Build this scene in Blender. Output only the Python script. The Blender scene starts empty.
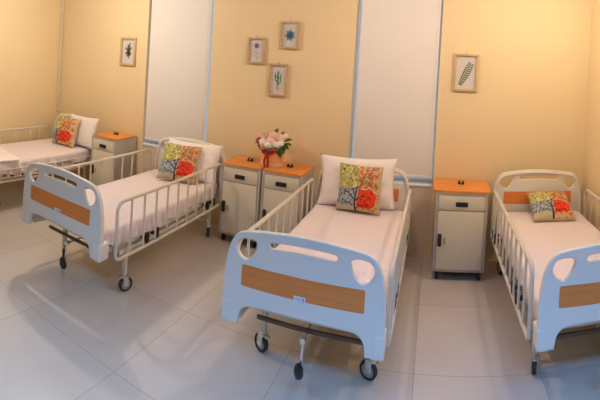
import bpy, bmesh, math, random
from mathutils import Vector, Matrix, noise
PI = math.pi
sc = bpy.context.scene
COL = sc.collection
random.seed(7)

# ---------------------------------------------------------------- materials
def lin(c):
    return tuple(((v/255)/12.92 if v/255 <= .04045 else ((v/255+.055)/1.055)**2.4) for v in c)

def mat(name, rgb, rough=.5, metal=0, spec=.5, coat=0, bump=0, bscale=60, vary=0, vscale=3, sheen=0, rgb2=None):
    m = bpy.data.materials.new(name); m.use_nodes = True
    nt = m.node_tree; b = nt.nodes['Principled BSDF']
    b.inputs['Base Color'].default_value = (*rgb, 1)
    b.inputs['Roughness'].default_value = rough
    b.inputs['Metallic'].default_value = metal
    b.inputs['Specular IOR Level'].default_value = spec
    b.inputs['Coat Weight'].default_value = coat
    b.inputs['Coat Roughness'].default_value = .08
    b.inputs['Sheen Weight'].default_value = sheen
    tc = nt.nodes.new('ShaderNodeTexCoord')
    if vary or rgb2:
        n = nt.nodes.new('ShaderNodeTexNoise'); n.inputs['Scale'].default_value = vscale
        n.inputs['Detail'].default_value = 4
        nt.links.new(tc.outputs['Object'], n.inputs['Vector'])
        mx = nt.nodes.new('ShaderNodeMix'); mx.data_type = 'RGBA'
        mx.inputs[6].default_value = (*rgb, 1)
        mx.inputs[7].default_value = (*(rgb2 or tuple(v*(1-vary) for v in rgb)), 1)
        nt.links.new(n.outputs['Fac'], mx.inputs[0]); nt.links.new(mx.outputs[2], b.inputs['Base Color'])
    if bump:
        n = nt.nodes.new('ShaderNodeTexNoise'); n.inputs['Scale'].default_value = bscale
        n.inputs['Detail'].default_value = 3
        nt.links.new(tc.outputs['Object'], n.inputs['Vector'])
        bp = nt.nodes.new('ShaderNodeBump'); bp.inputs['Strength'].default_value = bump
        bp.inputs['Distance'].default_value = .01
        nt.links.new(n.outputs['Fac'], bp.inputs['Height']); nt.links.new(bp.outputs['Normal'], b.inputs['Normal'])
    return m

M = {}
M['wall'] = mat('yellow_paint', (.83, .67, .41), .75, bump=.06, bscale=120, vary=.04, vscale=1.2)
M['panel'] = mat('pale_panel_paint', (.72, .58, .44), .7, vary=.05, vscale=1.5)
M['reveal'] = mat('white_reveal_paint', (.80, .79, .77), .6)
M['ceiling'] = mat('white_ceiling_paint', (.50, .48, .46), .8)
M['blind'] = mat('blind_fabric', (.80, .77, .74), .85, bump=.05, bscale=300)
M['board'] = mat('moulded_plastic', (.76, .73, .67), .35, vary=.03)
M['orange_wood'] = None
M['metal'] = mat('cream_powder_coat', (.70, .67, .58), .38, vary=.04)
M['railmetal'] = mat('beige_rail_enamel', (.66, .61, .52), .35)
M['grey'] = mat('grey_aluminium', (.42, .41, .39), .4, metal=.3)
M['dark'] = mat('dark_steel', (.13, .09, .06), .5)
M['black'] = mat('black_plastic', (.012, .012, .013), .4)
M['rubber'] = mat('dark_rubber', (.03, .035, .04), .55)
M['chrome'] = mat('chrome', (.75, .75, .75), .18, metal=1)
M['sheet'] = mat('white_cotton', (.79, .70, .72), .9, bump=.25, bscale=9, sheen=.2)
M['linen'] = mat('white_pillow_cotton', (.90, .83, .82), .9, bump=.2, bscale=14, sheen=.2)
M['tick'] = mat('mattress_ticking', (.62, .52, .50), .9, bump=.2, bscale=30)
M['cab'] = mat('cream_cabinet_enamel', (.74, .69, .56), .35, vary=.03)
M['cabside'] = mat('grey_cabinet_frame', (.46, .43, .39), .4)
M['pinewood'] = mat('pale_frame_wood', (.66, .47, .26), .55, rgb2=(.52, .36, .19), vscale=9)
M['paper'] = mat('mat_paper', (.66, .62, .60), .8)
M['glass'] = None
M['red'] = mat('red_ribbon', (.42, .01, .012), .3)
M['boxpaper'] = mat('flower_box_paper', (.86, .42, .16), .5)
M['lace'] = mat('cream_lace', (.80, .62, .40), .8)
M['leaf'] = mat('green_leaf', (.05, .13, .035), .5, rgb2=(.03, .08, .02), vscale=30)
M['rose_pink'] = mat('pink_petals', (.80, .38, .33), .7)
M['rose_pale'] = mat('blush_petals', (.85, .60, .50), .7)
M['rose_white'] = mat('white_petals', (.86, .80, .68), .7)
M['rose_red'] = mat('dusky_red_petals', (.45, .07, .07), .7)
M['rope'] = mat('white_conduit', (.72, .66, .54), .5)
M['redplastic'] = mat('red_plastic', (.5, .05, .03), .4)
M['labelwhite'] = mat('label_white', (.80, .83, .88), .4)
M['labelblue'] = mat('label_blue', (.22, .28, .55), .5)

def wood(nm, c0, c1):
    m = bpy.data.materials.new(nm); m.use_nodes = True
    nt = m.node_tree; b = nt.nodes['Principled BSDF']; b.inputs['Roughness'].default_value = .32
    tc = nt.nodes.new('ShaderNodeTexCoord'); mp = nt.nodes.new('ShaderNodeMapping')
    mp.inputs['Scale'].default_value = (2, 14, 30)
    n = nt.nodes.new('ShaderNodeTexNoise'); n.inputs['Scale'].default_value = 2.2; n.inputs['Detail'].default_value = 6
    r = nt.nodes.new('ShaderNodeValToRGB')
    r.color_ramp.elements[0].position = .3; r.color_ramp.elements[0].color = (*c0, 1)
    r.color_ramp.elements[1].position = .75; r.color_ramp.elements[1].color = (*c1, 1)
    nt.links.new(tc.outputs['Object'], mp.inputs['Vector']); nt.links.new(mp.outputs[0], n.inputs['Vector'])
    nt.links.new(n.outputs['Fac'], r.inputs['Fac']); nt.links.new(r.outputs[0], b.inputs['Base Color'])
    return m
M['orange_wood'] = wood('orange_laminate', (.66, .22, .035), (.86, .33, .06))
M['insert_wood'] = wood('orange_insert', (.68, .21, .04), (.82, .26, .055))

def glassm():
    m = bpy.data.materials.new('clear_glass'); m.use_nodes = True
    nt = m.node_tree; nt.nodes.remove(nt.nodes['Principled BSDF'])
    t = nt.nodes.new('ShaderNodeBsdfTransparent'); g = nt.nodes.new('ShaderNodeBsdfGlossy')
    g.inputs['Roughness'].default_value = .03
    mx = nt.nodes.new('ShaderNodeMixShader'); mx.inputs[0].default_value = .06
    nt.links.new(t.outputs[0], mx.inputs[1]); nt.links.new(g.outputs[0], mx.inputs[2])
    nt.links.new(mx.outputs[0], nt.nodes['Material Output'].inputs['Surface'])
    return m
M['glass'] = glassm()

TS = .8414; TX0 = -.0275; TY0 = -1.7585
def floorm():
    m = bpy.data.materials.new('glossy_floor_tiles'); m.use_nodes = True
    nt = m.node_tree; b = nt.nodes['Principled BSDF']; L = nt.links
    tc = nt.nodes.new('ShaderNodeTexCoord'); sp = nt.nodes.new('ShaderNodeSeparateXYZ')
    L.new(tc.outputs['Object'], sp.inputs[0])
    ds = []; cells = []
    for ax, off in (('X', TX0), ('Y', TY0)):
        a = nt.nodes.new('ShaderNodeMath'); a.operation = 'SUBTRACT'; a.inputs[1].default_value = off
        L.new(sp.outputs[ax], a.inputs[0])
        d = nt.nodes.new('ShaderNodeMath'); d.operation = 'DIVIDE'; d.inputs[1].default_value = TS
        L.new(a.outputs[0], d.inputs[0])
        fl = nt.nodes.new('ShaderNodeMath'); fl.operation = 'FLOOR'; L.new(d.outputs[0], fl.inputs[0]); cells.append(fl)
        r = nt.nodes.new('ShaderNodeMath'); r.operation = 'ROUND'; L.new(d.outputs[0], r.inputs[0])
        s = nt.nodes.new('ShaderNodeMath'); s.operation = 'SUBTRACT'; L.new(d.outputs[0], s.inputs[0]); L.new(r.outputs[0], s.inputs[1])
        ab = nt.nodes.new('ShaderNodeMath'); ab.operation = 'ABSOLUTE'; L.new(s.outputs[0], ab.inputs[0]); ds.append(ab)
    mn = nt.nodes.new('ShaderNodeMath'); mn.operation = 'MINIMUM'; L.new(ds[0].outputs[0], mn.inputs[0]); L.new(ds[1].outputs[0], mn.inputs[1])
    lt = nt.nodes.new('ShaderNodeMath'); lt.operation = 'LESS_THAN'; lt.inputs[1].default_value = .0028; L.new(mn.outputs[0], lt.inputs[0])
    cb = nt.nodes.new('ShaderNodeCombineXYZ'); L.new(cells[0].outputs[0], cb.inputs[0]); L.new(cells[1].outputs[0], cb.inputs[1])
    wn = nt.nodes.new('ShaderNodeTexWhiteNoise'); wn.noise_dimensions = '2D'; L.new(cb.outputs[0], wn.inputs['Vector'])
    ns = nt.nodes.new('ShaderNodeTexNoise'); ns.inputs['Scale'].default_value = 1.6; ns.inputs['Detail'].default_value = 5
    L.new(tc.outputs['Object'], ns.inputs['Vector'])
    ad = nt.nodes.new('ShaderNodeMath'); ad.operation = 'MULTIPLY_ADD'; ad.inputs[1].default_value = .35
    L.new(wn.outputs['Value'], ad.inputs[0]); L.new(ns.outputs['Fac'], ad.inputs[2])
    rp = nt.nodes.new('ShaderNodeValToRGB')
    rp.color_ramp.elements[0].position = .35; rp.color_ramp.elements[0].color = (.54, .47, .405, 1)
    rp.color_ramp.elements[1].position = .95; rp.color_ramp.elements[1].color = (.61, .54, .475, 1)
    L.new(ad.outputs[0], rp.inputs['Fac'])
    mx = nt.nodes.new('ShaderNodeMix'); mx.data_type = 'RGBA'; mx.inputs[7].default_value = (.38, .33, .29, 1)
    L.new(lt.outputs[0], mx.inputs[0]); L.new(rp.outputs[0], mx.inputs[6]); L.new(mx.outputs[2], b.inputs['Base Color'])
    b.inputs['Roughness'].default_value = .2
    b.inputs['Specular IOR Level'].default_value = .55
    return m
M['floor'] = floorm()

# ---------------------------------------------------------------- mesh helpers
class MB:
    def __init__(s): s.bm = bmesh.new(); s.mi = 0
    def _new(s, before):
        for f in s.bm.faces:
            if f not in before: f.material_index = s.mi
    def merge(s, bm2, mtx=None):
        if mtx is not None: bm2.transform(mtx)
        me = bpy.data.meshes.new('t'); bm2.to_mesh(me); bm2.free()
        n0 = len(s.bm.faces); s.bm.from_mesh(me); s.bm.faces.ensure_lookup_table()
        for f in s.bm.faces[n0:]: f.material_index = s.mi
        bpy.data.meshes.remove(me); return s
    def box(s, x0, x1, y0, y1, z0, z1, bev=0, seg=2, rot=None):
        b = bmesh.new(); bmesh.ops.create_cube(b, size=1)
        b.transform(Matrix.Diagonal((x1-x0, y1-y0, z1-z0, 1)))
        if bev: bmesh.ops.bevel(b, geom=b.edges[:], offset=bev, segments=seg, profile=.5, affect='EDGES')
        m = Matrix.Translation(((x0+x1)/2, (y0+y1)/2, (z0+z1)/2))
        if rot is not None: m = m @ rot
        return s.merge(b, m)
    def cyl(s, a, b_, r, r2=None, seg=16, bev=0):
        a, b_ = Vector(a), Vector(b_); d = b_-a
        b = bmesh.new(); bmesh.ops.create_cone(b, cap_ends=True, segments=seg, radius1=r, radius2=r if r2 is None else r2, depth=d.length)
        if bev: bmesh.ops.bevel(b, geom=[e for e in b.edges if len(e.link_faces) == 2 and any(len(f.verts) > 4 for f in e.link_faces)], offset=bev, segments=2, profile=.5, affect='EDGES')
        q = Vector((0, 0, 1)).rotation_difference(d.normalized())
        return s.merge(b, Matrix.Translation((a+b_)/2) @ q.to_matrix().to_4x4())
    def tube(s, pts, r, seg=10, closed=False, sx=1, caps=True):
        pts = [Vector(p) for p in pts]; n = len(pts); b = bmesh.new(); rings = []
        up = None
        for i, p in enumerate(pts):
            if closed: t = (pts[(i+1) % n]-pts[i-1]).normalized()
            else: t = (pts[min(i+1, n-1)]-pts[max(i-1, 0)]).normalized()
            if up is None:
                up = Vector((0, 1, 0)) if abs(t.y) < .9 else Vector((1, 0, 0))
            up = (up - t*up.dot(t)).normalized(); sd = t.cross(up)
            rr = r(i/(n-1)) if callable(r) else r
            rings.append([b.verts.new(p + (up*math.cos(2*PI*k/seg)*rr*sx + sd*math.sin(2*PI*k/seg)*rr)) for k in range(seg)])
        for i in range(n if closed else n-1):
            A, B = rings[i], rings[(i+1) % n]
            for k in range(seg): b.faces.new((A[k], A[(k+1) % seg], B[(k+1) % seg], B[k]))
        if not closed and caps: b.faces.new(rings[0][::-1]); b.faces.new(rings[-1])
        bmesh.ops.recalc_face_normals(b, faces=b.faces[:])
        return s.merge(b)
    def lathe(s, prof, c=(0, 0, 0), seg=32, mtx=None):
        b = bmesh.new(); rings = []
        for (r, z) in prof:
            rings.append([b.verts.new((r*math.cos(2*PI*k/seg), r*math.sin(2*PI*k/seg), z)) for k in range(seg)] if r > 1e-5 else [b.verts.new((0, 0, z))])
        for A, B in zip(rings, rings[1:]):
            for k in range(seg):
                k2 = (k+1) % seg
                if len(A) == 1: b.faces.new((A[0], B[k], B[k2]))
                elif len(B) == 1: b.faces.new((A[k], A[k2], B[0]))
                else: b.faces.new((A[k], A[k2], B[k2], B[k]))
        bmesh.ops.recalc_face_normals(b, faces=b.faces[:])
        m = Matrix.Translation(c)
        if mtx is not None: m = m @ mtx
        return s.merge(b, m)
    def build(s, name, mats, parent=None, smooth=True, loc=None, ang=40):
        me = bpy.data.meshes.new(name); s.bm.to_mesh(me); s.bm.free()
        if not isinstance(mats, (list, tuple)): mats = [mats]
        for m in mats: me.materials.append(m)
        if smooth:
            for p in me.polygons: p.use_smooth = True
            me.set_sharp_from_angle(angle=math.radians(ang))
        o = bpy.data.objects.new(name, me); COL.objects.link(o); o.parent = parent
        if loc is not None: o.location = loc
        return o

def empty(name, loc, label, cat, group=None, rz=0):
    o = bpy.data.objects.new(name, None); COL.objects.link(o); o.location = loc; o.rotation_euler = (0, 0, rz)
    o.empty_display_size = .1
    o['label'] = label; o['category'] = cat
    if group: o['group'] = group
    return o
def tag(o, label, cat, group=None):
    o['label'] = label; o['category'] = cat
    if group: o['group'] = group
    return o
def struct(o): o['kind'] = 'structure'; return o
def copy_tree(o, parent=None):
    c = o.copy(); COL.objects.link(c); c.parent = parent
    for ch in o.children: copy_tree(ch, c)
    return c

def catmull(pts, n=6, closed=True):
    out = []; N = len(pts)
    for i in range(N if closed else N-1):
        if closed: p0, p1, p2, p3 = pts[i-1], pts[i], pts[(i+1) % N], pts[(i+2) % N]
        else: p0, p1, p2, p3 = pts[max(i-1, 0)], pts[i], pts[i+1], pts[min(i+2, N-1)]
        for k in range(n):
            t = k/n
            out.append(tuple(.5*((2*b)+(-a+c)*t+(2*a-5*b+4*c-d)*t*t+(-a+3*b-3*c+d)*t**3) for a, b, c, d in zip(p0, p1, p2, p3)))
    if not closed: out.append(pts[-1])
    return out

def plate(loops, half, bev):
    """flat board with holes standing in the x-z plane, thickness along y, returned as bmesh"""
    cu = bpy.data.curves.new('c', 'CURVE'); cu.dimensions = '2D'; cu.fill_mode = 'BOTH'
    cu.extrude = max(half-bev, .0001); cu.bevel_depth = bev; cu.bevel_resolution = 3; cu.offset = -bev
    for lp in loops:
        sp = cu.splines.new('POLY'); sp.points.add(len(lp)-1); sp.use_cyclic_u = True
        for p, (x, z) in zip(sp.points, lp): p.co = (x, z, 0, 1)
    o = bpy.data.objects.new('c', cu); COL.objects.link(o)
    dg = bpy.context.evaluated_depsgraph_get(); me = bpy.data.meshes.new_from_object(o.evaluated_get(dg))
    b = bmesh.new(); b.from_mesh(me); bmesh.ops.remove_doubles(b, verts=b.verts[:], dist=.0003)
    bpy.data.objects.remove(o); bpy.data.curves.remove(cu); bpy.data.meshes.remove(me)
    b.transform(Matrix.Rotation(PI/2, 4, 'X'))
    return b

# ---------------------------------------------------------------- the room
XL, XR, YF, ZC = -5.38, 1.68, -6.6, 2.95
WZ0, WZ1 = .765, 2.8
WIN = [(-3.62, -2.63), (-.885, .035)]
m = MB()
m.box(XL-.2, XR+.2, YF-.2, .25, -.1, 0); struct(m.build('floor', M['floor'], smooth=False))
m = MB(); m.box(XL-.2, XR+.2, YF-.2, .25, ZC, ZC+.1); struct(m.build('ceiling', M['ceiling'], smooth=False))
m = MB(); m.box(XL-.2, XL, YF, 0, 0, ZC); struct(m.build('wall_left', M['wall'], smooth=False))
m = MB(); m.box(XR, XR+.2, YF, 0, 0, ZC); struct(m.build('wall_right', M['wall'], smooth=False))
m = MB(); m.box(XL-.2, XR+.2, YF-.2, YF, 0, ZC); struct(m.build('wall_front', M['panel'], smooth=False))
m = MB()
xs = [XL-.2, WIN[0][0], WIN[0][1], WIN[1][0], WIN[1][1], XR+.2]
for i in (0, 2, 4): m.box(xs[i], xs[i+1], 0, .2, 0, ZC)
for a, b in WIN: m.box(a, b, 0, .2, WZ1, ZC)
struct(m.build('wall_back', M['wall'], smooth=False))
for i, (a, b) in enumerate(WIN):
    m = MB(); m.box(a, b, .012, .2, 0, WZ0-.02); struct(m.build('trim_%d' % (i+1), M['panel'], smooth=False))
    m = MB(); m.box(a+.001, b-.001, .002, .19, WZ0-.02, WZ0, .003)
    struct(m.build('trim_%d' % (i+3), M['reveal']))
    e = bpy.data.objects.new('window_%d' % (i+1), None); COL.objects.link(e); e.location = ((a+b)/2, .15, WZ0); struct(e)
    hw = (b-a)/2; H = WZ1-WZ0
    f = MB()
    f.box(-hw, -hw+.012, -.02, .02, 0, H, .003); f.box(hw-.012, hw, -.02, .02, 0, H, .003)
    f.box(-hw+.012, hw-.012, -.02, .02, 0, .03, .003); f.box(-hw+.012, hw-.012, -.02, .02, H-.04, H, .003)
    f.box(-.02, .02, -.018, .018, .03, H-.04, .003)
    f.build('window_frame', M['reveal'], e)
    for k, (p0, p1) in enumerate([(-hw+.012, -.02), (.02, hw-.012)]):
        g = MB(); g.box(p0, p1, -.003, .003, .03, H-.04); g.build('window_pane', M['glass'], e, smooth=False)
# roller blinds hanging in the recesses
for (a, b), l, zb in ((WIN[0], 'pale roller blind behind the bed second from the left', .845), (WIN[1], 'pale roller blind behind the bed third from the left', .85)):
    e = empty('roller_blind', ((a+b)/2, .03, zb), l, 'blind', 'roller blinds in the windows')
    hw = (b-a)/2; gl, gr = (.022, .042) if a < -2 else (.048, .018)
    m = MB(); m.box(-hw+gl, hw-gr, -.002, .002, 0, WZ1-zb-.06); m.build('blind_cloth', M['blind'], e, smooth=False)
    m = MB(); m.box(-hw+gl, hw-gr, -.009, .009, -.022, .008, .004); m.build('bottom_bar', M['labelwhite'], e)
    m = MB(); m.cyl((-hw+.005, .01, WZ1-zb-.045), (hw-.005, .01, WZ1-zb-.045), .03, bev=.002); m.build('roller_tube', M['reveal'], e)
    m = MB(); m.tube([(hw-gr-.03, -.012, WZ1-zb-.05), (hw-gr-.03, -.014, .9), (hw-gr-.031, -.014, -.25)], .0015, 6); m.build('pull_cord', M['rope'], e)
# corner conduit
m = MB(); m.tube([(XL+.03, -.03, ZC), (XL+.03, -.03, 2), (XL+.03, -.03, 1.02)], .014, 10); m.box(XL+.01, XL+.05, -.05, -.01, .97, 1.03, .006)
tag(m.build('cable_conduit', M['rope']), 'thin pale cable conduit running down the left room corner', 'conduit')

# ---------------------------------------------------------------- hospital bed
L = 2.0
ZW = .02
out_half = [(.468, .428), (.478, .55), (.479, .66), (.468, .79), (.442, .90), (.395, .965), (.31, .99), (.20, 1.003), (.10, 1.012)]
cut_half = [(0, .558), (.12, .558), (.24, .555), (.325, .543), (.362, .505), (.372, .46), (.376, .428)]
right = catmull([(.47, .40)]+out_half+[(0, 1.015)], 4, closed=False)[4:]
outline = right + [(-x, z) for x, z in reversed(right[:-1])]
cr = catmull(cut_half, 4, closed=False)
outline = outline + [(-x, z) for x, z in reversed(cr)] + cr[1:]
hole = catmull([(.405, .875), (.398, .915), (.372, .938), (.31, .944), (.275, .928), (.278, .895), (.30, .85), (.335, .818), (.378, .832)], 4)
slot = []
for k in range(9): x = -.18+.36*k/8; slot.append((x, .918 - .25*x*x))
for k in range(1, 6): t = -PI/2+PI*k/6; slot.append((.18+.02*math.cos(t), .93+.02*math.sin(t)))
for k in range(9): x = .18-.36*k/8; slot.append((x, .958 - .25*x*x))
for k in range(1, 6): t = PI/2+PI*k/6; slot.append((-.18+.02*math.cos(t), .93+.02*math.sin(t)))
holes = [hole, [(-x, z) for x, z in hole][::-1], slot[::-1]]

def make_board(name, parent, y, inner):
    """inner=+1: mattress side towards +y"""
    m = MB(); m.merge(plate([outline]+holes, .018, .009))
    # raised moulded rim on the mattress side
    rim = [(x*.962, inner*.016, .40+(z-.40)*.957) for x, z in right] ; rim = rim + [(-a, b, c) for a, b, c in reversed(rim[:-1])]
    m.tube(rim, .017, 8)
    o = m.build(name, M['board'], parent, loc=(0, y, 0))
    p = MB(); lp = []
    W, zt, zb, r = .362, .790, .664, .012
    for cx, cz, a0 in ((W-r, zt-r, 0), (-W+r, zt-r, PI/2), (-W+r, zb+r, PI), (W-r, zb+r, 1.5*PI)):
        for k in range(5): t = a0+PI/2*k/4; lp.append((cx+r*math.cos(t), cz+r*math.sin(t)))
    p.merge(plate([lp], .0195, .001)); w = p.build('wood_panel', M['insert_wood'], o); w['label'] = 'orange wood-grain insert'
    for s in (-1, 1):
        c = MB(); c.box(*sorted((s*.415, s*.482)), *sorted((-inner*.022, inner*.085)), .425, .556, .012, 3)
        c.build('corner_bracket', M['board'], o)
    return o

def make_sheet():
    """fitted sheet wrapped over the mattress with a loose, uneven hem"""
    b = bmesh.new(); W, zt = .425, .605; y0, y1 = .055, L-.07
    NY = 90; rows = []
    for j in range(NY+1):
        t = j/NY; y = y0+(y1-y0)*t
        e = min(1, min(y-y0, y1-y)/.03); zt2 = zt-.018*(1-e)**2
        prof = []
        def hem(s):
            n = noise.noise(Vector((y*3.2, s*5, 1.3)))*.04 + noise.noise(Vector((y*9, s*5, 4)))*.022
            return .475+n+(-.03 if s > 0 and y < .6 else 0)
        for s in (-1, 1):
            tt = min(1, (y-y0)/.22); tt = tt*tt*(3-2*tt)
            h = .54+(hem(s)-.54)*tt; side = []
            for k in range(7):
                z = h+(zt2-.03-h)*k/6
                amp = .020*(1-k/6)+.005
                x = W+.008+amp*noise.noise(Vector((y*11, z*6, s*3.)))*1.6
                side.append((s*x, y, z))
            side += [(s*(W+.002), y, zt2-.015), (s*(W-.008), y, zt2-.004), (s*(W-.025), y, zt2)]
            prof.append(side)
        top = []
        for k in range(1, 20):
            x = -W+.025+(2*W-.05)*k/20
            z = zt2+.006*(noise.noise(Vector((x*2.2, y*1.6, 0))))+.003*noise.noise(Vector((x*6, y*3, 3)))
            top.append((x, y, z))
        rows.append([b.verts.new(p) for p in prof[0]+top+prof[1][::-1]])
    for A, B in zip(rows, rows[1:]):
        for k in range(len(A)-1): b.faces.new((A[k], B[k], B[k+1], A[k+1]))
    for R in (rows[0], rows[-1]):
        n = len(R); dz = []
        for k, v in enumerate(R): pass
        for k in range(n//2):
            a, c, d, e2 = R[k], R[k+1], R[n-2-k], R[n-1-k]
            if len({a, c, d, e2}) == 4:
                b.faces.new((a, c, d, e2))
            elif len({a, c, d, e2}) == 3:
                b.faces.new(list(dict.fromkeys((a, c, d, e2))))
    bmesh.ops.recalc_face_normals(b, faces=b.faces[:])
    m = MB(); m.merge(b); return m

def make_rail(name, parent, s):
    x = s*.4825; y0, y1, z0, z1, r = .16, 1.87, .385, .835, .075
    path = []
    for cy, cz, a0 in ((y1-r, z1-r, 0), (y0+r, z1-r, PI/2), (y0+r, z0+r*.6, PI), ):
        rr = r if cz > .6 else r*.6
        cyy = cy if cz > .6 else y0+rr
        for k in range(6): t = a0+PI/2*k/5; path.append((x, cyy+rr*math.cos(t), cz+rr*math.sin(t)))
    path.append((x, y1-.03, z0))
    for k in range(1, 5):
        t = 1.5*PI+PI/2*k/4; path.append((x, y1-.03+.03*math.cos(t), z0+.03+.03*math.sin(t)))
    m = MB(); m.tube(path, .0145, 10, closed=True)
    o = m.build(name, M['railmetal'], parent)
    for k in range(9):
        yy = y0+.175+k*.17
        c = MB(); c.cyl((x, yy, z0), (x, yy, z1), .0095, seg=10); c.build('rail_bar', M['railmetal'], o)
    for yy in (.56, .70, 1.60, 1.72):
        c = MB(); c.box(x-.013, x+.013, yy-.02, yy+.02, .405, .49, .005)
        c.box(*sorted((x-s*.014, x-s*.06)), yy-.012, yy+.012, .425, .455, .003)
        c.build('rail_clamp', M['black'], o)
    return o

def make_bed():
    bed = empty('hospital_bed', (0, 0, 0), 'x', 'bed')
    fb = make_board('footboard', bed, 0, 1)
    hb = make_board('headboard', bed, L, -1)
    # name plate
    m = MB(); m.box(-.034, .034, -.024, -.0195, .660, .690, .002); pl = m.build('name_plate', M['labelwhite'], fb)
    pl['label'] = 'small white printed plate'
    m = MB()
    for k in range(5): m.box(-.026+k*.0105, -.019+k*.0105, -.0245, -.0238, .676, .685 if k % 2 else .682)
    m.box(-.026, .012, -.0245, -.0238, .667, .670); m.box(.018, .028, -.0245, -.0238, .665, .685)
    m.build('printed_lines', M['labelblue'], pl, smooth=False)
    # frame
    m = MB()
    for s in (-1, 1): m.box(s*.40-.02, s*.40+.02, .05, L-.04, .425, .475, .006)
    for y in (.20, .42, 1.0, 1.45, 1.86): m.box(-.40, .40, y-.02, y+.02, .43, .465, .004)
    m.box(-.38, .38, .33, .37, .335, .375, .005)
    for s in (-1, 1):
        m.box(s*.36-.018, s*.36+.018, .33, 1.9, .335, .37, .005)
        for y in (.42, 1.86): m.box(s*.368-.02, s*.368+.02, y-.025, y+.025, .33, .44, .005)
    m.build('bed_frame', M['metal'], bed)
    m = MB(); m.box(-.40, .40, .20, L-.08, .476, .488, .003)
    for k in range(8): m.box(-.39, .39, .24+k*.21, .28+k*.21, .465, .476)
    m.build('bed_deck', M['metal'], bed)
    m = MB(); m.box(-.41, .41, .17, L-.09, .488, .57, .02); mt = m.build('mattress', M['tick'], bed)
    make_sheet().build('bed_sheet', M['sheet'], mt, ang=75)
    for s in (-1, 1):
        m = MB(); m.box(s*.452-.004, s*.452+.004, .16, .34, .43, .475, .002); m.box(*sorted((s*.42, s*.45)), .2, .22, .44, .46)
        for k in range(3): m.cyl((s*.449, .20+k*.045, .453), (s*.458, .20+k*.045, .453), .010, seg=10)
        m.build('rail_bracket', M['grey'], bed)
    # winding mechanism
    m = MB(); m.cyl((-.05, .25, .41), (-.05, 1.2, .41), .014); m.box(-.09, -.01, .9, 1.0, .37, .43, .008)
    m.box(-.33, .36, .18, .20, .368, .392, .003); m.cyl((-.3, 1.1, .38), (.3, 1.1, .38), .016)
    m.build('winding_mechanism', M['dark'], bed)
    m = MB(); m.tube([(0, .29, .372), (0, .12, .372), (0, .10, .360), (0, .098, .34), (-.004, .095, .24)], .008, 8)
    m.cyl((0, .13, .372), (0, .09, .372), .017)
    ck = m.build('crank', M['chrome'], bed)
    m = MB(); m.lathe([(0, -.05), (.014, -.05), (.026, -.032), (.029, .01), (.022, .04), (.010, .058), (0, .06)], (-.008, .075, .205), 16, Matrix.Rotation(.35, 4, 'X'))
    m.build('crank_handle', M['black'], ck)
    make_rail('side_rail', bed, -1); make_rail('side_rail', bed, 1)
    for i, (sx, y) in enumerate(((-1, .42), (1, .42), (-1, 1.86), (1, 1.86))):
        x = sx*.368
        m = MB(); m.box(x-.019, x+.019, y-.018, y+.018, .145, .40, .006); m.build('leg', M['metal'], bed)
        ca = MB(); ca.mi = 0; ca.cyl((0, 0, .12), (0, 0, .15), .022, seg=16)
        for s in (-1, 1):
            ca.box(s*.021-.003, s*.021+.003, -.012, .034, .05, .135, .002)
        ca.box(-.024, .024, -.03, .03, .128, .139, .003); ca.box(-.016, .016, -.055, -.02, .12, .134, .004)
        c = ca.build('castor', M['chrome'] if i != 1 else M['chrome'], bed, loc=(x, y, 0)); c['label'] = 'swivel castor'
        w = MB(); rot = Matrix.Translation((0, .018, .0625)) @ Matrix.Rotation(PI/2, 4, 'Y')
        w.lathe([(.044, -.016), (.056, -.016), (.062, -.009), (.062, .009), (.056, .016), (.044, .016), (.044, -.016)], (0, 0, 0), 28, rot)
        w.mi = 1; w.lathe([(0, -.013), (.044, -.011), (.045, 0), (.044, .011), (0, .013)], (0, 0, 0), 24, rot)
        w.build('castor_wheel', [M['rubber'], M['grey']], c)
        c.rotation_euler = (0, 0, (1.9, .6, .2, .5)[i])
    return bed

bed = make_bed()
spots = [
    ((-4.70, -2.22, 0), 0, 'far left hospital bed beside the left wall with footboard out of view', (0, 0, 0, 0)),
    ((-2.632, -2.298, 0), .0151, 'hospital bed second from left between two bedside cabinets, loose sheet hem', (-1.08, -1., 0, 0)),
    ((-.6665, -2.29, 0), -.004, 'central hospital bed facing the viewer with hanging crank, third from left', (-.8, .6, 0, 0)),
    ((1.137, -2.184, 0), .0066, 'far right hospital bed against the right wall without a white pillow', (-2.16, 0, 0, 0)),
]
BEDS = []
for i, (loc, rz, lab, cr_) in enumerate(spots):
    o = bed if i == 0 else copy_tree(bed)
    o.location = loc; o.rotation_euler = (0, 0, rz); o['label'] = lab; o['group'] = 'hospital beds along the back wall'
    for c, d in zip([k for k in o.children if k.name.startswith('castor')], cr_): c.rotation_euler[2] += d
    BEDS.append(o)
# the leftmost bed has its right-hand rail folded down
rails = [k for k in BEDS[0].children if k.name.startswith('side_rail')]
rails[0].location = (0, 0, -.05); rails[1].scale = (1, 1, .22); rails[1].location = (-.012, 0, .345); rails[1]['label'] = 'rail folded down against the frame'
m = MB(); m.box(.44, .465, .44, .485, .44, .468, .006); m.build('rail_release', M['redplastic'], BEDS[0])['label'] = 'red plastic release catch'
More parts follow.
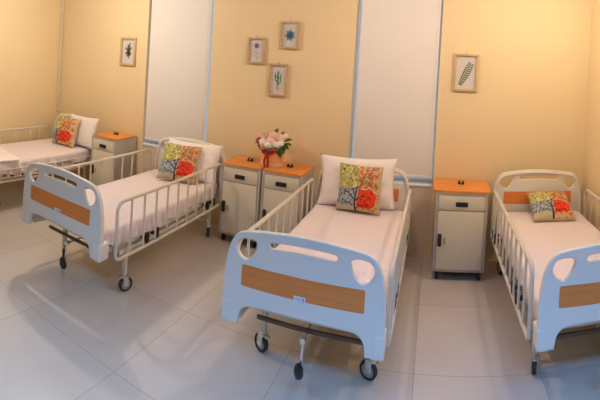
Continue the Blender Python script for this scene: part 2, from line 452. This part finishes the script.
# ---------------------------------------------------------------- bedside cabinets
def cabinet(x0, x1, label, top_over=.0, y0=-.45):
    w = (x1-x0); y1 = -.02
    r = empty('bedside_cabinet', ((x0+x1)/2, (y0+y1)/2, 0), label, 'cabinet', 'bedside cabinets between the beds')
    hw = w/2; bw = hw-top_over; D = (y1-y0)/2
    m = MB()
    m.box(-bw, bw, -D+.012, D, .10, .832, .003)
    for s in (-1, 1): m.box(*sorted((s*bw, s*(bw-.03))), -D+.002, -D+.014, .09, .834, .003)
    m.box(-bw+.022, bw-.022, -D+.002, -D+.014, .09, .112, .003); m.box(-bw+.022, bw-.022, -D+.002, -D+.014, .812, .834, .003)
    m.build('cabinet_body', M['cabside'], r)
    # top with rounded front corners
    lp = []
    rr = .045
    for cx, cy, a0 in ((hw-rr, -D+rr, 1.5*PI), (hw-.008, D-.008, 0), (-hw+.008, D-.008, PI/2), (-hw+rr, -D+rr, PI)):
        q_ = rr if cy < 0 else .008
        for k in range(6): t = a0+PI/2*k/5; lp.append((cx+q_*math.cos(t), cy+q_*math.sin(t)))
    b = plate([lp], .012, .004); b.transform(Matrix.Rotation(-PI/2, 4, 'X'))
    m = MB(); m.merge(b); m.build('cabinet_top', M['orange_wood'], r, loc=(0, 0, .846))['label'] = 'orange wood laminate top'
    iw = bw-.032
    m = MB(); m.box(-iw, iw, -D-.004, -D+.012, .672, .808, .004); d = m.build('drawer', M['cab'], r)
    m = MB(); hx = .0
    m.box(hx-.058, hx+.058, -D-.018, -D-.003, .709, .755, .007); m.box(hx-.04, hx+.04, -D-.0195, -D-.017, .722, .740, .0006)
    m.build('drawer_handle', M['black'], d)
    m = MB(); m.box(-iw, iw, -D-.004, -D+.012, .115, .664, .004); dr = m.build('door', M['cab'], r)
    m = MB(); m.box(-iw+.006, -iw+.042, -D-.02, -D-.003, .33, .45, .007); m.build('door_handle', M['black'], dr)
    m = MB(); m.box(-iw+.058, -iw+.082, -D-.010, -D-.003, .355, .41, .003); m.build('door_latch', M['grey'], dr)
    for sx in (-1, 1):
        for sy in (-1, 1):
            m = MB(); m.cyl((sx*(bw-.05)-.012, sy*(D-.05), .034), (sx*(bw-.05)+.012, sy*(D-.05), .034), .034, seg=18, bev=.004)
            m.box(sx*(bw-.05)-.016, sx*(bw-.05)+.016, sy*(D-.05)-.018, sy*(D-.05)+.018, .05, .10, .004)
            m.build('castor', M['black'], r)
    m = MB(); m.box(-bw+.03, bw-.03, -D+.03, D-.01, .075, .099); m.build('plinth', M['dark'], r)
    m = MB(); m.box(-.034, .034, .008, .052, .858, .868, .004); m.box(-.028, -.008, .014, .046, .866, .888, .004); m.box(.008, .028, .014, .046, .866, .888, .004)
    kb = m.build('table_latch', M['black'], r)
    m = MB(); m.box(-.007, .007, .02, .04, .867, .878, .002); m.build('latch_pin', M['labelwhite'], kb)
    return r
cabinet(-4.133, -3.695, 'bedside cabinet between the two leftmost beds, under the far left fern picture')
cabinet(-2.165, -1.705, 'left one of the two adjoining bedside cabinets beside the flower box')
cabinet(-1.688, -1.250, 'right one of the two adjoining bedside cabinets, nearer the central bed')
cabinet(.043, .597, 'widest bedside cabinet standing alone left of the far right bed', .028, -.485)

# ---------------------------------------------------------------- pillows and cushions
def pillow_mesh(w, h, t, n=26, pinch=.07, flap=0, seed=0):
    b = bmesh.new(); top = []; bot = []
    for j in range(n+1):
        v = -1+2*j/n; rt = []; rb = []
        for i in range(n+1):
            u = -1+2*i/n
            x = u*w/2*(1-pinch*(1-v*v)**1.0); y = v*h/2*(1-pinch*(1-u*u))
            z = t/2*(max(0, (1-u**4))*max(0, (1-v**4)))**.55
            wz = (noise.noise(Vector((u*2.3+seed, v*2.3, seed)))*.10+noise.noise(Vector((u*6, v*6, seed+3)))*.04)*t
            edge = (1-abs(u)**6)*(1-abs(v)**6)
            rt.append(b.verts.new((x, y, z+wz*edge)))
            if i in (0, n) or j in (0, n): rb.append(rt[-1])
            else: rb.append(b.verts.new((x, y, -z*.8+wz*edge*.3)))
        top.append(rt); bot.append(rb)
    for j in range(n):
        for i in range(n):
            b.faces.new((top[j][i], top[j][i+1], top[j+1][i+1], top[j+1][i]))
            b.faces.new((bot[j][i], bot[j+1][i], bot[j+1][i+1], bot[j][i+1]))
    m = MB(); m.merge(b); return m

def cushion_color(u, v):
    """printed four-quarter tree: u right, v up, both 0..1"""
    N = lambda s, o=0: noise.noise(Vector((u*s+o, v*s-o, o*1.7)))
    cream = (205, 190, 150)
    mid = .47+.05*math.sin(v*3)+.02*N(6)
    top = v > .50+.04*N(5, 2)
    if u < mid and top:
        c = (190, 184, 112)
        if N(26, 1) > .18: c = (158, 158, 84)
        if N(34, 9) > .33: c = (90, 80, 60)
        if N(22, 5) > .25: c = (222, 214, 150)
    elif u < mid:
        c = (150, 160, 165)
        if N(22, 2) > .12: c = (84, 100, 132)
        if N(30, 6) > .15: c = (186, 190, 186)
        if N(28, 11) > .42: c = (60, 60, 72)
        if v < .14: c = (188, 180, 150)
    elif top:
        c = (208, 186, 142)
        if N(17, 3) > .04: c = (222, 96, 50)
        if N(21, 8) > .2: c = (178, 140, 84)
        if N(30, 4) > .30: c = (110, 90, 60)
        if u > .93: c = (204, 182, 140)
    else:
        c = (206, 180, 135)
        du, dv = (u-.68)/.22, (v-.32)/.24
        if du*du+dv*dv < 1.05+.5*N(7, 3) and v > .12:
            c = (232, 62, 22)
            if N(9, 7) > .2: c = (196, 38, 14)
            if N(26, 2) > .36: c = (120, 30, 14)
        elif N(20, 6) > .25: c = (200, 110, 60)
    # trunk and branches
    tw = .016+.03*max(0, .25-v)
    def seg(x0, y0, x1, y1, w):
        dx, dy = x1-x0, y1-y0; t = max(0, min(1, ((u-x0)*dx+(v-y0)*dy)/(dx*dx+dy*dy)))
        return math.hypot(u-x0-t*dx, v-y0-t*dy) < w*(1-.6*t)
    if seg(.47, .04, .455, .30, .028) or seg(.455, .30, .49, .60, .016) or seg(.46, .27, .24, .45, .012) or seg(.46, .34, .36, .56, .009) \
       or seg(.46, .25, .68, .42, .012) or seg(.3, .4, .16, .42, .007) or seg(.49, .5, .6, .64, .009) or seg(.6, .36, .8, .36, .008):
        c = (44, 34, 38)
    if min(u, v, 1-u, 1-v) < .03: c = (188, 172, 138)
    return lin(c)

cm = bpy.data.materials.new('printed_cushion_cloth'); cm.use_nodes = True
_nt = cm.node_tree; _b = _nt.nodes['Principled BSDF']; _b.inputs['Roughness'].default_value = .85
_a = _nt.nodes.new('ShaderNodeVertexColor'); _a.layer_name = 'print'; _nt.links.new(_a.outputs['Color'], _b.inputs['Base Color'])
def make_cushion(name, u0=0., us=1.):
    n = 84; mb = pillow_mesh(.43, .43, .15, n, .06, seed=4)
    o = mb.build(name, cm, ang=180); me = o.data
    ca = me.color_attributes.new('print', 'FLOAT_COLOR', 'POINT')
    for i, v in enumerate(me.vertices):
        u_, v_ = v.co.x/.43+.5, v.co.y/.43+.5
        ca.data[i].color = (*cushion_color(u0+us*u_, v_), 1) if v.co.z > -.004 else (*lin((190, 174, 142)), 1)
    return o
cu0 = make_cushion('printed_cushion', .27, .73)
def place(o, loc, lean, yaw, roll=0):
    """lean: 0 lying face up, 90 deg upright facing -y; roll turns it in its own plane"""
    o.rotation_mode = 'QUATERNION'
    o.rotation_quaternion = (Matrix.Rotation(yaw, 3, 'Z') @ Matrix.Rotation(lean, 3, 'X') @ Matrix.Rotation(roll, 3, 'Z')).to_quaternion()
    o.location = loc
D2 = math.radians
cush = [
    ((-4.635, -.468, .81), 72, 6, -1, (1, .96, 1), 'printed cushion on the far left bed, propped on a white pillow'),
    ((-2.605, -.605, .80), 57, 20, -3, (1.02, 1, 1), 'printed cushion propped on a white pillow, on the bed second from left'),
    ((-.652, -.55, .829), 80, -6, .5, (1, 1.02, 1), 'printed cushion standing upright on the central bed'),
    ((1.205, -.42, .70), 21, -1, 0, (.98, .97, 1.05), 'printed cushion lying nearly flat on the far right bed'),
]
for i, (loc, le, ya, ro, sca, lab) in enumerate(cush):
    o = (cu0, None, None, None)[i] or (make_cushion('printed_cushion') if i == 1 else cu1.copy())
    if i == 1: cu1 = o
    if i > 1: COL.objects.link(o)
    place(o, loc, D2(le), D2(ya), D2(ro)); o.scale = sca; tag(o, lab, 'cushion', 'printed tree cushions')
pw = pillow_mesh(.79, .49, .15, 30, .085, seed=9).build('white_pillow', M['linen'], ang=180)
wp = [((-4.46, -.325, .825), 80, -3, 1, (.78, .9, .85), 'white pillow standing against the headboard of the far left bed'),
      ((-2.56, -.44, .80), 60, 10, -1, (.88, .93, .9), 'white pillow behind the cushion on the bed second from left'),
      ((-.70, -.405, .846), 77, 4, 1, (.98, 1, 1), 'large white pillow standing against the headboard of the central bed')]
for i, (loc, le, ya, ro, sca, lab) in enumerate(wp):
    o = pw if i == 0 else pw.copy()
    if i: COL.objects.link(o)
    place(o, loc, D2(le), D2(ya), D2(ro)); o.scale = sca; tag(o, lab, 'pillow', 'white pillows')

# folded sheet on the far-left bed
m = MB()
m.box(-5.13, -4.27, -2.13, -1.47, .613, .640, .012, 3, Matrix.Rotation(-.20, 4, 'Z'))
tag(m.build('folded_sheet', M['linen']), 'folded cream sheet laid across the foot half of the far left bed', 'sheet')

# ---------------------------------------------------------------- flowers in a hat box
FX, FY, FZ = -1.665, -.24, .8585
fl = empty('flower_box', (FX, FY, FZ), 'round orange flower box with red bow, pink and white roses on the cabinets', 'flowers')
fl.scale = (1.1, 1.1, 1.1)
m = MB(); m.lathe([(0, 0), (.105, 0), (.108, .004), (.112, .16), (.112, .168), (.104, .168), (.10, .15), (0, .15)], seg=40); m.build('box', M['boxpaper'], fl)
m = MB()
for zc in (.012, .03):
    m.lathe([(.1095, zc-.007), (.1125, zc-.005), (.1125, zc+.005), (.1098, zc+.007)], seg=40)
m.build('lace_band', M['lace'], fl)
m = MB(); m.lathe([(.1125, .138), (.1155, .140), (.1155, .166), (.1128, .168)], seg=40)
yy = -.117
for s in (-1, 1):
    lp = [(0, yy, .148), (s*.02, yy-.012, .168), (s*.05, yy-.014, .165), (s*.052, yy-.008, .14), (s*.025, yy-.008, .132), (0, yy, .146)]
    m.tube(catmull(lp, 5, closed=False), .010, 8, sx=.5)
    m.tube(catmull([(0, yy-.002, .146), (s*.012-.01, yy-.01, .10), (s*.02-.015, yy-.006, .05), (s*.016-.015, yy+.002, .006)], 5, closed=False), .011, 8, sx=.35)
m.box(-.013, .013, yy-.016, yy+.002, .134, .158, .006)
m.build('ribbon_bow', M['red'], fl)
def rose(r, mt, loc, tilt):
    m = MB(); b = bmesh.new(); bmesh.ops.create_uvsphere(b, u_segments=36, v_segments=22, radius=1)
    for v in b.verts:
        c = v.co; rad = math.hypot(c.x, c.y); an = math.atan2(c.y, c.x)
        el = math.acos(max(-1, min(1, c.z)))/PI          # 0 at the crown
        w = (el*9+an/(2*PI)*1) % 1.0                     # spiral of overlapping petals
        k = 1+.13*(w**2)*(1 if el < .6 else .4)+.05*math.sin(an*3+el*16)
        if el < .08: k *= .86
        v.co = Vector((c.x*k, c.y*k, c.z*.82*(k if el < .7 else 1)))*r
    m.merge(b); o = m.build('rose', mt, fl, loc=loc, ang=50); o.rotation_euler = tilt
    return o
random.seed(3)
rs = [(-.085, -.03, .215, .05, 'rose_white'), (-.02, -.075, .20, .042, 'rose_white'), (.05, -.06, .21, .044, 'rose_white'), (-.055, .02, .275, .05, 'rose_pink'),
      (.01, -.02, .285, .055, 'rose_pale'), (.075, .0, .265, .048, 'rose_pale'), (-.01, -.055, .245, .045, 'rose_pale'), (.09, -.04, .22, .040, 'rose_white'),
      (-.145, -.01, .225, .036, 'rose_red'), (-.06, .07, .27, .045, 'rose_pale'), (.05, .06, .28, .045, 'rose_pink'), (.12, .03, .285, .034, 'rose_white'), (-.125, -.02, .185, .03, 'rose_red'), (-.03, -.02, .30, .04, 'rose_pink')]
for (x, y, z, r, k) in rs:
    rose(r*.92, M[k], (x, y, z), (.5-y*4, x*4, random.random()*6))
m = MB()
for k in range(9):
    a = random.random()*.05
    m.lathe([(0, -.008), (.008, 0), (0, .008)], (-.075+random.uniform(-.03, .03), -.095+random.uniform(-.01, .01), .185+random.uniform(-.02, .04)), 8)
m.build('gypsophila', M['rose_white'], fl)
def leaf(loc, ang, pitch, ln, wd):
    b = bmesh.new(); rows = []
    for j in range(9):
        t = j/8; w = wd*math.sin(PI*t**.8)*.5; x = ln*t; z = -ln*.25*t*t
        rows.append([b.verts.new((x, -w, z+.15*w)), b.verts.new((x, 0, z)), b.verts.new((x, w, z+.15*w))])
    for A, B in zip(rows, rows[1:]):
        for i in range(2): b.faces.new((A[i], A[i+1], B[i+1], B[i]))
    bmesh.ops.remove_doubles(b, verts=b.verts[:], dist=.0002)
    bmesh.ops.solidify(b, geom=b.faces[:], thickness=.001)
    m = MB(); m.merge(b); o = m.build('leaf', M['leaf'], fl, loc=loc); o.rotation_euler = (random.uniform(-.4, .4), -pitch, ang)
for (x, y, z, a, p_, ln, wd) in [(.09, -.04, .21, -.5, .1, .12, .08), (.10, -.05, .20, -.9, -.3, .10, .07), (.09, -.05, .19, -1.1, -.9, .10, .06), (.10, .0, .24, .1, .5, .10, .06), (.05, .03, .28, .9, .9, .08, .05),
      (0, .05, .29, 1.6, 1.1, .08, .05), (-.08, .05, .25, 2.6, .7, .09, .05), (-.10, -.02, .2, 3.3, .2, .09, .05), (-.06, -.08, .18, -2., .0, .07, .05), (.02, -.09, .18, -1.5, .0, .07, .05), (.11, -.02, .22, -.2, .25, .10, .07), (.06, -.08, .19, -1.3, .1, .06, .05)]:
    leaf((x, y, z), a, p_, ln, wd)

# ---------------------------------------------------------------- shadow-box botanical pictures
def strip(mb, pts, w, y):
    """flat tapered stroke lying on the paper"""
    b = bmesh.new(); A = []; n = len(pts)
    for i, (x, z) in enumerate(pts):
        x2, z2 = pts[min(i+1, n-1)]; x1, z1 = pts[max(i-1, 0)]
        dx, dz = x2-x1, z2-z1; l = math.hypot(dx, dz) or 1
        ww = w(i/(n-1)) if callable(w) else w
        A.append((b.verts.new((x-dz/l*ww, y, z+dx/l*ww)), b.verts.new((x+dz/l*ww, y, z-dx/l*ww))))
    for p, q_ in zip(A, A[1:]): b.faces.new((p[0], p[1], q_[1], q_[0]))
    bmesh.ops.recalc_face_normals(b, faces=b.faces[:])
    for f_ in b.faces:
        if f_.normal.y > 0: f_.normal_flip()
    mb.merge(b)
def picture(x0, x1, z0, z1, label, kind, ink, fw=.022):
    w, h = (x1-x0)/2, (z1-z0)/2
    r = empty('framed_picture', ((x0+x1)/2, 0, z0), label, 'picture', 'small botanical pictures on the back wall')
    m = MB(); dp = -.035
    m.box(-w, w, dp, -.001, 0, fw, .002); m.box(-w, w, dp, -.001, 2*h-fw, 2*h, .002)
    m.box(-w, -w+fw, dp, -.001, fw, 2*h-fw, .002); m.box(w-fw, w, dp, -.001, fw, 2*h-fw, .002)
    m.build('frame', M['pinewood'], r)
    m = MB(); m.box(-w+fw, w-fw, -.008, -.002, fw, 2*h-fw); m.build('print', M['paper'], r, smooth=False)
    m = MB(); m.cyl((0, -.004, 2*h+.006), (0, -.012, 2*h+.006), .010, seg=14); m.build('hanger', M['grey'], r)
    a = MB(); y = -.0086; cz = h; W = w-fw; Hh = h-fw
    if kind == 'fern':      # single feather-shaped frond, tip at the upper right
        sp = [(-.55*W+(1.15*W)*t, cz-.78*Hh+1.5*Hh*t**1.1) for t in [k/12 for k in range(13)]]
        strip(a, sp, .0022, y)
        for k in range(1, 12):
            x, z = sp[k-1]; ln = (.62*W)*math.sin(PI*(.16+.72*(1-k/13)))
            for s in (-1, 1):
                an = math.atan2(1.5*Hh, 1.15*W)+s*.95
                strip(a, [(x, z), (x+ln*.5*math.cos(an), z+ln*.5*math.sin(an)), (x+ln*math.cos(an-s*.25), z+ln*math.sin(an-s*.25))], lambda t: .0068*math.sin(PI*(.25+.72*t)), y)
    elif kind == 'palm':    # several radiating sprays
        for an, l in ((1.25, 1.), (1.75, .75), (.6, .8), (2.6, .8), (3.5, .7), (-.4, .55), (4.9, .75), (5.5, .6), (4.2, .6)):
            sx, sz = 0, cz
            ex, ez = .8*W*l*math.cos(an), .85*Hh*l*math.sin(an)
            strip(a, [(0, sz), (ex*.5, sz+ez*.5), (ex, sz+ez)], lambda t: .012*math.sin(PI*(.15+.8*t)), y)
            for k in (1, 2, 3):
                t = k/4
                for s in (-1, 1): strip(a, [(ex*t, sz+ez*t), (ex*t+.024*math.cos(an+s*.8), sz+ez*t+.024*math.sin(an+s*.8))], .0035, y)
    elif kind == 'agave':
        for k in range(14):
            an = 2*PI*k/14+.1; l = .78 if k % 2 else .62
            ex, ez = W*l*1.05*math.cos(an), W*l*1.15*math.sin(an)
            strip(a, [(0, cz), (ex*.55, cz+ez*.55), (ex, cz+ez)], lambda t: .0095*math.sin(PI*(.22+.76*t)), y-.0006*(k % 2))
    elif kind == 'cactus':
        strip(a, [(0, cz-.45*Hh), (0, cz), (0, cz+.62*Hh)], lambda t: .011, y)
        for s, z_, hh in ((-1, -.1, .45), (1, -.25, .4), (-1, .2, .25), (1, .12, .3)):
            strip(a, [(0, cz+z_*Hh), (s*.022, cz+z_*Hh), (s*.03, cz+(z_+.06)*Hh), (s*.034, cz+(z_+hh)*Hh)], .0068, y)
    elif kind == 'flower':
        for k in range(9):
            an = 2*PI*k/9; strip(a, [(0, cz+.42*Hh), (.022*math.cos(an), cz+.42*Hh+.022*math.sin(an)), (.04*math.cos(an), cz+.42*Hh+.04*math.sin(an))], lambda t: .008*math.sin(PI*(.2+.7*t)), y)
    a.build('drawing', ink, r, smooth=False)
    if kind == 'cactus':
        a = MB(); strip(a, [(-.018, cz-.48*Hh), (-.014, cz-.66*Hh), (-.012, cz-.78*Hh)], .001, y)
        a.box(-.019, .019, y-.0012, y, cz-.76*Hh, cz-.48*Hh); a.build('drawn_pot', mat('terracotta_ink', (.55, .33, .26), .8), r, smooth=False)
    if kind == 'flower':
        a = MB(); strip(a, [(0, cz+.3*Hh), (.004, cz-.2*Hh), (.0, cz-.8*Hh)], .0018, y)
        for s, z_ in ((-1, -.1), (1, -.25), (-1, -.45), (1, -.6)): strip(a, [(0, cz+z_*Hh-.02), (s*.02, cz+z_*Hh), (s*.046, cz+z_*Hh+.012)], lambda t: .007*math.sin(PI*(.2+.75*t)), y)
        a.build('drawn_stem', mat('pale_green_ink', (.42, .50, .36), .8), r, smooth=False)
    return r
green = mat('dark_green_ink', (.05, .14, .045), .8); olive = mat('olive_ink', (.15, .17, .07), .8)
teal = mat('blue_green_ink', (.05, .16, .22), .8); cact = mat('cactus_ink', (.07, .25, .12), .8); mauve = mat('mauve_ink', (.27, .26, .38), .8)
picture(-4.075, -3.80, 1.80, 2.19, 'framed olive fern picture left of the left window', 'palm', olive, .03)
picture(-2.135, -1.92, 1.937, 2.24, 'framed mauve flower picture, leftmost of the trio above the flower box', 'flower', mauve)
picture(-1.74, -1.515, 2.125, 2.43, 'framed blue-green rosette plant picture, highest of the trio', 'agave', teal)
picture(-1.852, -1.63, 1.588, 1.953, 'framed green cactus picture, lowest of the trio', 'cactus', cact)
picture(.187, .443, 1.785, 2.177, 'framed single green frond picture above the lone right cabinet', 'fern', green)

# ---------------------------------------------------------------- light
def area(name, loc, size, power, col, tgt=None, spread=PI):
    l = bpy.data.lights.new(name, 'AREA'); l.shape = 'DISK'; l.size = size; l.energy = power; l.color = col; l.spread = spread
    o = bpy.data.objects.new(name, l); COL.objects.link(o); o.location = loc
    if tgt: o.rotation_euler = (Vector(tgt)-Vector(loc)).to_track_quat('-Z', 'Y').to_euler()
    return o
for n_, x, y, p_, c_ in (('ceiling_lamp_left', -3.72, -1.55, 74, (1, .86, .70)), ('ceiling_lamp_middle', -.5, -1.5, 36, (1, .74, .60)), ('ceiling_lamp_right', 1.05, -1.2, 36, (1, .84, .62))):
    l = bpy.data.lights.new(n_, 'POINT'); l.energy = p_; l.color = c_; l.shadow_soft_size = .03
    o = bpy.data.objects.new(n_, l); COL.objects.link(o); o.location = (x, y, 2.82)
for n_, x, wd_, p_, c_ in (('cool_lamp_right', .95, 1.6, 26, (.10, .42, 1)), ('cool_lamp_middle', -.6, 1.4, 12, (.10, .42, 1)), ('cool_lamp_left', -2.1, 2., 13, (.26, .56, .90))):
    l = bpy.data.lights.new(n_, 'AREA'); l.shape = 'RECTANGLE'; l.size = wd_; l.size_y = .25; l.energy = p_; l.color = c_; l.spread = math.radians(84)
    o = bpy.data.objects.new(n_, l); COL.objects.link(o); o.location = (x, -4.12, 2.66)
    o.rotation_euler = Vector((0, .86, -2.66)).to_track_quat('-Z', 'Y').to_euler()
w = bpy.data.worlds.new('sky'); sc.world = w; w.use_nodes = True
w.node_tree.nodes['Background'].inputs[0].default_value = (.56, .72, 1, 1)
w.node_tree.nodes['Background'].inputs[1].default_value = .62

# ---------------------------------------------------------------- camera (swept panorama: cylindrical)
cd = bpy.data.cameras.new('camera'); cam = bpy.data.objects.new('camera', cd); COL.objects.link(cam); sc.camera = cam
F, CX, CY = 436.2362, 436.3639, 65.5365
cd.type = 'PANO'; cd.panorama_type = 'CENTRAL_CYLINDRICAL'
cd.central_cylindrical_range_u_min = -CX/F; cd.central_cylindrical_range_u_max = (600-CX)/F
cd.central_cylindrical_range_v_min = -(400-CY)/F; cd.central_cylindrical_range_v_max = CY/F
cd.central_cylindrical_radius = 1
p_, r_ = .009573, -.0600
f = Vector((0, math.cos(p_), math.sin(p_))); u = Vector((0, -math.sin(p_), math.cos(p_))); rt = Vector((1, 0, 0))
r2 = rt*math.cos(r_)-u*math.sin(r_); u2 = rt*math.sin(r_)+u*math.cos(r_)
cam.matrix_world = Matrix(((r2.x, u2.x, -f.x, 0), (r2.y, u2.y, -f.y, -4.6233), (r2.z, u2.z, -f.z, 1.9916), (0, 0, 0, 1)))
cd.clip_start = .05

vs = sc.view_settings
vs.view_transform = 'Standard'; vs.look = 'None'; vs.gamma = 1; vs.use_curve_mapping = False; vs.exposure = 0
sc.cycles.max_bounces = 8; sc.cycles.diffuse_bounces = 5
